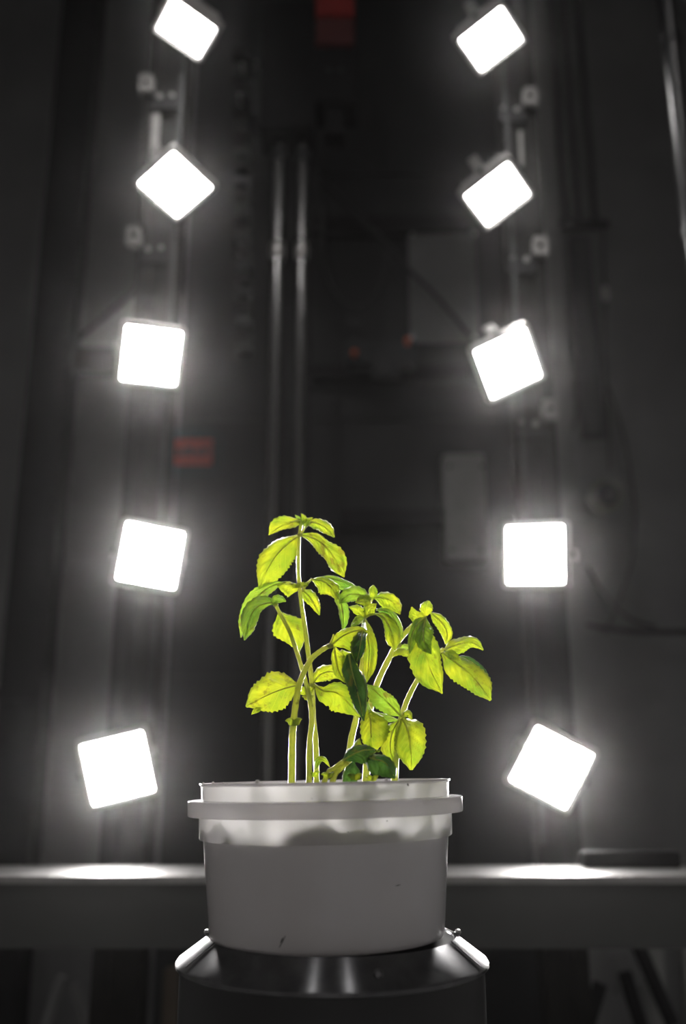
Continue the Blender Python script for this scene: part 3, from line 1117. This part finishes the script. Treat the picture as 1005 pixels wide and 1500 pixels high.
def leaf(root, mid, wl, wr, m=0, fl=.006, fr=.006, vein=None, shape=None, wave=1.25, name='leaf', nt=30, ns=9):
    """mid: (px, py, dY) along the midrib from base to tip; wl / wr: half widths in px to the left and right
    of the direction of growth (number, or list along the leaf); fl / fr: how far each edge bends away in metres"""
    leaf_no[0] += 1
    sd = leaf_no[0] * 7.3
    W = []
    for w in (wl, wr):
        W.append([w * s_ for s_ in (shape or SHAPE)] if isinstance(w, (int, float)) else list(w))
    pts = [Vector(p) for p in mid]
    path = smooth_path([Vector((a, b, c * 1000)) for a, b, c in mid], 10)
    # resample evenly
    L = [0]
    for i in range(1, len(path)):
        L.append(L[-1] + (Vector(path[i][:2]) - Vector(path[i - 1][:2])).length + 1e-6)
    tot = L[-1]

    def at(t_):
        x = t_ * tot
        for i in range(1, len(L)):
            if L[i] >= x - 1e-9:
                f_ = (x - L[i - 1]) / (L[i] - L[i - 1])
                return path[i - 1].lerp(path[i], f_)
        return path[-1]
    bm = bmesh.new()
    uvl = bm.loops.layers.uv.verify()
    grid = []
    uvs = {}
    nteeth = max(5, tot / 7)
    for i in range(nt + 1):
        t_ = i / nt
        c = at(t_)
        a, b = at(max(0, t_ - .03)), at(min(1, t_ + .03))
        d = Vector((b.x - a.x, b.y - a.y))
        d.normalize()
        nrm = Vector((d.y, -d.x))          # left of travel on screen (y down)
        row = []
        for j in range(-ns, ns + 1):
            s_ = j / ns
            side = 0 if s_ < 0 else 1
            w = prof(W[side], t_)
            tooth = 1 + min(wave, 1.3) * (.05 * math.sin(t_ * nteeth * 6.28 + sd + 3 * noise.noise(Vector((t_ * 4, sd, side)))) + .05 * noise.noise(Vector((t_ * 5, side * 9 + sd, 0)))) * abs(s_) ** 3
            off = w * abs(s_) * tooth * (1 if side == 0 else -1)
            fold = (fl if side == 0 else fr)
            # puckered blade: raised between side veins, creased at the midrib
            ph = (t_ * 7 - abs(s_) * 2.6)
            puck = .0011 * wave * math.cos(ph * 2 * math.pi) * math.sin(min(1, abs(s_) * 1.3) * math.pi) * min(1, w / 12)
            un = .0028 * wave * noise.noise(Vector((t_ * 3.2 + sd, s_ * 2, sd))) * min(1, w / 10)
            curl = fold * (abs(s_) ** 1.6) * (w / max(1, max(W[side])))
            lip = .0022 * min(1, w / 9) * max(0, (abs(s_) - .84) / .16) ** 1.5     # rolled margin
            dy = lip + c.z / 1000 + curl + puck + un - .0008 * (1 - abs(s_)) ** 4
            q = P(c.x + nrm.x * off, c.y + nrm.y * off, PY0 + dy)
            v = bm.verts.new(q)
            uvs[v] = (t_, (s_ + 1) / 2)
            row.append(v)
        grid.append(row)
    for i in range(nt):
        for j in range(2 * ns):
            f_ = bm.faces.new((grid[i][j], grid[i][j + 1], grid[i + 1][j + 1], grid[i + 1][j]))
            for lp in f_.loops:
                lp[uvl].uv = uvs[lp.vert]
    o = link(name, bm, LEAFM[m], root, False)
    o.data.polygons.foreach_set('use_smooth', [True] * len(o.data.polygons))
    if vein or (vein is None and tot > 42):
        bm = bmesh.new()
        vp = [P(at(k / 14 * .93).x, at(k / 14 * .93).y, PY0 + at(k / 14 * .93).z / 1000 - .0009) for k in range(15)]
        tube(bm, vp, [.0009 - .00055 * k / 14 for k in range(15)], 6)
        link('midrib', bm, M['stem'], o, True)
    return o


def bud(root, px, py, dy, r, m=0):
    """a tight pair of scale leaves at a node"""
    for s_ in (-1, 1):
        leaf(root, [(px, py + r * .5, dy), (px + s_ * r * .6, py - r * .2, dy - .001), (px + s_ * r * 1.25, py - r * .5 * (1 if s_ > 0 else .4), dy + .001)],
             r * .5, r * .55, m, .001, .001, vein=False, name='bud_leaf', nt=8, ns=3)


def node(root, px, py, dy, r):
    bm = bmesh.new()
    c = P(px, py, PY0 + dy)
    bmesh.ops.create_icosphere(bm, subdivisions=2, radius=r * .00064)
    for v in bm.verts:
        v.co.z *= .8
        v.co *= 1 + .15 * noise.noise(v.co * 800)
    bm.transform(Matrix.Translation(c))
    uvl = bm.loops.layers.uv.verify()
    link('stem_node', bm, M['stem'], root, True)


def plant(label, px, dy):
    q = P(px, 1160, PY0 + dy)
    return thing('basil_plant', label, 'plant', (q.x, q.y, q.z), 'basil plants in the white bucket')


# --- A: the tallest plant
a = plant('tallest basil plant, its upright stem ending in four drooping leaves', 463, 0)
stem(a, [(464, 1216, .0), (463, 1100, 0), (459, 1050, 0), (457, 1003, 0), (452, 960, 0), (446, 915, 0), (441, 880, 0), (438, 850, 0), (437, 820, 0), (438, 788, 0), (442, 765, 0)], 4.4, 2.6)
leaf(a, [(443, 762, 0), (427, 765, -.004), (409, 772, -.006), (394, 784, -.004)], [3, 8, 8, 6, 4, .5], [3, 5, 12, 14, 11, 1], 1, .005, -.003)
leaf(a, [(447, 765, 0), (462, 766, .003), (477, 773, .004), (490, 787, .006)], [2, 5, 8, 9, 7, 1], [2, 8, 9, 9, 6, 1], 1, .006, .004)
leaf(a, [(437, 785, 0), (412, 805, -.010), (394, 830, -.014), (379, 863, -.010)], [3, 21, 25, 25, 18, 1.5], [3, 12, 18, 20, 12, 1], 0, .004, .010)
leaf(a, [(443, 784, 0), (465, 791, -.006), (486, 812, -.008), (504, 846, -.002)], [3, 9, 9, 17, 14, 1], [2, 10, 14, 12, 12, 1], 1, -.008, .008)
leaf(a, [(441, 770, 0), (437, 761, .001), (432, 754, .003)], 3, 5, 2, .001, .001, False)
leaf(a, [(443, 768, -.003), (446, 760, -.004), (441, 752, -.002)], 5, 4, 0, .001, .001, False)
leaf(a, [(444, 772, -.003), (451, 762, -.004), (459, 758, -.002)], 4, 5, 0, .001, .001, False)
node(a, 439, 784, 0, 4)
stem(a, [(440, 784, 0), (447, 773, -.002), (455, 766, -.002)], 1.8, 1.3, 'petiole')
node(a, 440, 858, 0, 5.5)
bud(a, 433, 858, -.004, 7)
bud(a, 446, 856, -.004, 6)
leaf(a, [(437, 864, 0), (424, 858, -.005), (406, 858, -.006)], [2, 13, 18, 14, 9, 1], [2, 6, 6, 6, 3, 1], 0, -.002, .004)
leaf(a, [(443, 864, 0), (456, 878, .004), (468, 901, .006)], [2, 9, 10, 9, 6, 1], [2, 9, 9, 6, 4, 1], 0, .003, -.005)
stem(a, [(443, 866, 0), (449, 856, -.003), (457, 848, -.005)], 2.2, 1.6, 'petiole')
leaf(a, [(456, 849, -.005), (472, 851, -.010), (486, 862, -.010), (494, 879, -.006)], [1, 5, 8, 10, 9, 1], [1, 12, 18, 16, 8, 1], 0, .006, .004)
leaf(a, [(466, 847, -.002), (484, 847, .006), (504, 853, .012), (526, 864, .014)], [1, 4, 5, 4, 4, 1], [1, 8, 12, 12, 7, 1], 2, .004, -.004)
leaf(a, [(491, 868, -.006), (500, 885, -.008), (503, 905, -.006), (502, 926, -.002)], [3, 7, 9, 9, 6, 1], [3, 7, 6, 6, 3, 1], 2, .002, .006)
node(a, 458, 1006, 0, 7)
bud(a, 447, 1012, -.008, 12)
bud(a, 451, 1022, -.010, 7)
leaf(a, [(462, 1004, -.002), (474, 1012, -.016), (497, 1017, -.022), (528, 1050, -.016)], [2, 8, 16, 18, 22, 1], [2, 18, 26, 24, 13, 1], 0, .008, .004)
leaf(a, [(459, 1000, -.002), (470, 988, -.010), (487, 984, -.014), (504, 994, -.012)], [1, 8, 11, 10, 8, 1], [1, 10, 12, 14, 8, 1], 0, .004, .006)
leaf(a, [(462, 1128, -.006), (466, 1114, -.010), (475, 1112, -.012), (484, 1125, -.012)], 4, 5, 0, .002, .002, False)
bud(a, 459, 1134, -.012, 8)

# --- C: slim plant left of the tall one
c = plant('slim basil plant leaning left across the tall stem, with a silvery drooping leaf', 453, -.012)
stem(c, [(453, 1216, -.012), (453, 1100, -.012), (457, 1055, -.012), (453, 1020, -.010), (448, 1000, -.010), (437, 962, -.012), (424, 925, -.014), (411, 900, -.016), (402, 883, -.016)], 4.4, 2.6)
leaf(c, [(405, 884, -.016), (388, 884, -.022), (370, 897, -.024), (358, 938, -.018)], [1, 6, 10, 12, 10, 1], [2, 12, 14, 14, 8, 1], 2, .004, .006)
leaf(c, [(418, 853, -.004), (392, 862, -.008), (364, 890, -.010), (353, 934, -.006)], [1, 8, 10, 11, 10, 1], [1, 8, 12, 10, 8, 1], 2, .008, -.004)
leaf(c, [(398, 886, -.018), (404, 878, -.024), (412, 878, -.026), (419, 881, -.024)], [1, 5, 6, 6, 4, 1], [1, 5, 6, 6, 4, 1], 2, .003, .003, False)
leaf(c, [(409, 897, -.008), (420, 915, -.003), (430, 935, .002), (438, 957, .004)], [3, 13, 24, 22, 13, 1], [3, 20, 24, 16, 7, 1], 0, .008, -.006)
node(c, 404, 886, -.016, 4)

# --- B: left stem arching over to the right
b = plant('leftmost basil stem, arching right, with one broad round leaf to its left', 428, -.03)
stem(b, [(427, 1216, -.03), (428, 1100, -.03), (430, 1058, -.03), (435, 1020, -.03), (441, 995, -.034), (454, 968, -.036), (469, 954, -.038), (486, 944, -.040)], 5.4, 3.4)
leaf(b, [(438, 1003, -.028), (412, 1010, -.032), (386, 1021, -.032), (366, 1032, -.026), (361, 1036, -.022)], [2, 19, 28, 26, 17, 1], [2, 22, 30, 25, 18, 2], 1, .006, .006)
leaf(b, [(384, 1036, -.026), (375, 1040, -.027), (368, 1047, -.026)], 5, 4, 0, .001, .001, False)
node(b, 430, 1062, -.03, 5)
bud(b, 430, 1058, -.035, 10)
bud(b, 431, 1056, -.026, 8)
stem(b, [(481, 948, -.040), (486, 938, -.041), (489, 929, -.042)], 1.8, 1.2, 'petiole')
node(b, 484, 946, -.04, 5)
leaf(b, [(485, 946, -.040), (502, 932, -.046), (522, 924, -.046), (540, 925, -.040)], [2, 8, 9, 8, 6, 1], [2, 16, 34, 42, 34, 2], 0, .004, .012)
leaf(b, [(490, 948, -.036), (492, 965, -.034), (497, 985, -.032), (506, 1000, -.030)], [2, 12, 16, 18, 14, 1], [1, 6, 7, 8, 6, 1], 0, .002, .004)
leaf(b, [(500, 952, -.030), (508, 970, -.026), (513, 985, -.024), (516, 1002, -.022)], 15, 14, 0, .002, .004)

# --- D: middle plant
d = plant('middle basil plant with a bushy top and dark hanging leaves over its stem', 507, .012)
stem(d, [(505, 1216, .012), (512, 1101, .012), (522, 1050, .012), (527, 1000, .010), (533, 950, .004), (533, 905, 0), (538, 893, 0), (546, 874, 0)], 5.4, 2.4)
leaf(d, [(542, 880, -.004), (525, 871, -.012), (510, 872, -.014), (497, 884, -.012)], [1, 9, 10, 11, 8, 1], [1, 9, 12, 11, 8, 1], 2, .004, .002)
leaf(d, [(544, 884, -.006), (534, 879, -.012), (520, 883, -.014)], 9, 9, 1, .002, .002, False)
leaf(d, [(546, 878, -.004), (546, 868, -.006), (547, 857, -.002)], [2, 6, 6, 6, 5, 1], [2, 6, 7, 7, 5, 1], 0, .002, .002, False)
leaf(d, [(548, 876, 0), (563, 876, .004), (577, 884, .006), (586, 900, .006)], [1, 8, 10, 10, 8, 1], [1, 12, 15, 13, 8, 1], 0, .003, -.003)
leaf(d, [(535, 903, -.004), (527, 896, -.008), (511, 889, -.008)], [1, 5, 6, 6, 3, 1], [1, 6, 8, 8, 5, 1], 0, -.002, .003, False)
leaf(d, [(536, 904, -.002), (540, 894, -.008), (552, 884, -.010)], 9, 10, 0, .001, .001, False)
stem(d, [(534, 906, 0), (541, 901, -.004), (551, 899, -.006)], 2.0, 1.6, 'petiole')
leaf(d, [(549, 899, -.006), (562, 905, -.012), (573, 925, -.014), (579, 953, -.008)], [1, 8, 12, 13, 10, 1], [1, 4, 7, 10, 10, 1], 0, .006, .002)
leaf(d, [(552, 893, 0), (568, 896, .002), (580, 910, .004), (590, 934, .006)], [1, 6, 6, 6, 5, 1], [1, 10, 15, 15, 12, 1], 2, .006, -.004)
leaf(d, [(534, 906, -.002), (538, 930, -.012), (541, 955, -.016), (537, 1000, -.010)], [2, 9, 12, 12, 10, 1], [2, 5, 7, 8, 7, 1], 0, .004, .006)
leaf(d, [(534, 905, -.004), (526, 909, -.022), (514, 917, -.044)], [1, 4, 5, 5, 3, 1], [1, 7, 8, 6, 4, 1], 2, .001, .002, False)
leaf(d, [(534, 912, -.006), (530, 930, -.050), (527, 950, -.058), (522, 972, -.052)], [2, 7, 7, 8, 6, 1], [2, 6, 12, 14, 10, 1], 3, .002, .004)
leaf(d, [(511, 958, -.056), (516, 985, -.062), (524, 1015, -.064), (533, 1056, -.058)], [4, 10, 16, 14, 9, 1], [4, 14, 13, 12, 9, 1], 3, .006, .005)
node(d, 534, 904, 0, 3)

# --- G: right plant
g = plant('basil plant right of centre, its top a hanging crinkled leaf', 536, .02)
stem(g, [(534, 1216, .02), (540, 1060, .02), (551, 1006, .02), (577, 951, .016), (588, 934, .012), (604, 917, .004), (621, 904, 0)], 5.6, 3.2)
node(g, 583, 945, .012, 6)
leaf(g, [(575, 962, .010), (584, 956, .002), (594, 957, 0), (604, 962, .004)], [1, 5, 6, 6, 4, 1], [1, 3, 4, 5, 4, 1], 0, .002, .001, False)
leaf(g, [(586, 945, .014), (592, 948, .016), (602, 944, .018)], 5, 6, 2, .001, .001, False)
leaf(g, [(622, 904, -.002), (619, 935, -.014), (628, 975, -.018), (648, 1016, -.010)], [2, 14, 22, 20, 14, 1], [2, 12, 25, 26, 20, 1], 0, .008, .008, wave=2.8)
leaf(g, [(623, 904, -.004), (614, 912, -.020), (604, 930, -.024), (600, 958, -.018)], [2, 10, 10, 8, 6, 1], [1, 8, 6, 5, 4, 1], 2, .002, .004)
leaf(g, [(624, 906, -.004), (620, 922, -.024), (622, 942, -.026), (632, 958, -.022)], [2, 13, 15, 12, 8, 1], [2, 6, 10, 12, 8, 1], 2, .003, .003, wave=1.6)
leaf(g, [(625, 906, -.003), (612, 903, -.012), (603, 889, -.014)], [2, 11, 11, 11, 7, 1], [2, 7, 9, 6, 3, 1], 0, .002, .004, False)
leaf(g, [(624, 902, -.004), (625, 891, -.006), (628, 880, -.002)], [2, 8, 10, 10, 7, 2], [2, 7, 9, 9, 7, 2], 0, .002, .002, False)
leaf(g, [(630, 897, 0), (645, 910, .002), (655, 926, .004), (653, 944, .006)], [1, 7, 9, 8, 7, 1], [1, 8, 10, 10, 8, 1], 0, .004, -.004)
node(g, 621, 906, 0, 4)

# --- H: rightmost plant, with the low round leaves at its node
h_ = plant('rightmost basil plant, reaching past the bucket edge with broad shiny leaves', 582, -.012)
stem(h_, [(574, 1216, -.012), (582, 1085, -.012), (591, 1042, -.010), (600, 1018, -.006), (615, 990, .002), (632, 966, .008), (650, 950, .008)], 5.2, 2.8)
leaf(h_, [(650, 952, .006), (668, 945, 0), (690, 941, -.002), (708, 952, .004)], [1, 9, 9, 9, 8, 1], [1, 10, 14, 10, 5, 1], 0, .006, -.002)
leaf(h_, [(648, 956, .004), (672, 974, -.006), (697, 996, -.010), (719, 1026, -.004)], [3, 10, 15, 18, 16, 2], [3, 20, 23, 20, 14, 2], 0, .010, .004)
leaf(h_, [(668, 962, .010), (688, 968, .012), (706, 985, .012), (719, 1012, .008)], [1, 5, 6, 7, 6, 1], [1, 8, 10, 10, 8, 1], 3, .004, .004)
leaf(h_, [(652, 954, .002), (662, 958, -.004), (676, 968, -.006)], 6, 8, 0, .002, .002, False)
node(h_, 591, 1048, -.012, 5)
leaf(h_, [(588, 1050, -.014), (572, 1033, -.020), (556, 1018, -.022), (538, 1003, -.016)], [1, 12, 16, 18, 14, 1], [1, 9, 12, 10, 8, 1], 2, .008, -.004)
leaf(h_, [(586, 1056, -.012), (566, 1052, -.008), (544, 1046, -.006), (538, 1028, 0)], [1, 4, 10, 12, 10, 1], [1, 4, 6, 6, 4, 1], 2, .002, .002, False)
leaf(h_, [(541, 1040, -.018), (543, 1060, -.024), (544, 1080, -.024), (548, 1103, -.018)], [5, 20, 27, 26, 18, 2], [5, 14, 16, 15, 12, 2], 0, .008, .006)
leaf(h_, [(589, 1052, -.016), (598, 1072, -.028), (602, 1098, -.030), (603, 1128, -.022)], [3, 22, 24, 22, 14, 2], [3, 16, 22, 22, 16, 3], 0, .010, .008)
leaf(h_, [(584, 1056, -.012), (574, 1075, -.014), (572, 1098, -.014), (578, 1124, -.010)], [2, 10, 12, 12, 8, 1], [2, 12, 14, 14, 10, 1], 0, .004, .006)
leaf(h_, [(590, 1050, -.018), (598, 1045, -.022), (604, 1055, -.022)], 5, 6, 0, .001, .001, False)

# --- I: low seedling
i_ = plant('lowest basil seedling, dark leaved, leaning right along the bucket rim', 470, -.06)
stem(i_, [(455, 1208, -.06), (478, 1138, -.062), (490, 1125, -.064), (506, 1113, -.066)], 3.6, 2.8)
stem(i_, [(468, 1208, -.058), (489, 1140, -.060), (498, 1127, -.062), (510, 1116, -.066)], 4.2, 3.0)
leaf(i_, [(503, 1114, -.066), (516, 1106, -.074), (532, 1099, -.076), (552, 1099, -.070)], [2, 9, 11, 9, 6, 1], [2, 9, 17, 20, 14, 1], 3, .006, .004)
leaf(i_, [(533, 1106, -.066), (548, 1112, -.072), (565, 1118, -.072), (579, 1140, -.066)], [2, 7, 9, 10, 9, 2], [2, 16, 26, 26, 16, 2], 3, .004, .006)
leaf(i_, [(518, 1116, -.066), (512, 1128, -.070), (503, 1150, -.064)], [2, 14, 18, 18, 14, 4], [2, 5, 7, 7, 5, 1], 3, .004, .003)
leaf(i_, [(527, 1098, -.060), (524, 1090, -.062), (527, 1081, -.058)], 5, 6, 0, .002, .002, False)
bud(i_, 520, 1138, -.078, 9)
bud(i_, 545, 1140, -.078, 8)
bud(i_, 553, 1100, -.078, 4)
bud(i_, 480, 1136, -.07, 8)
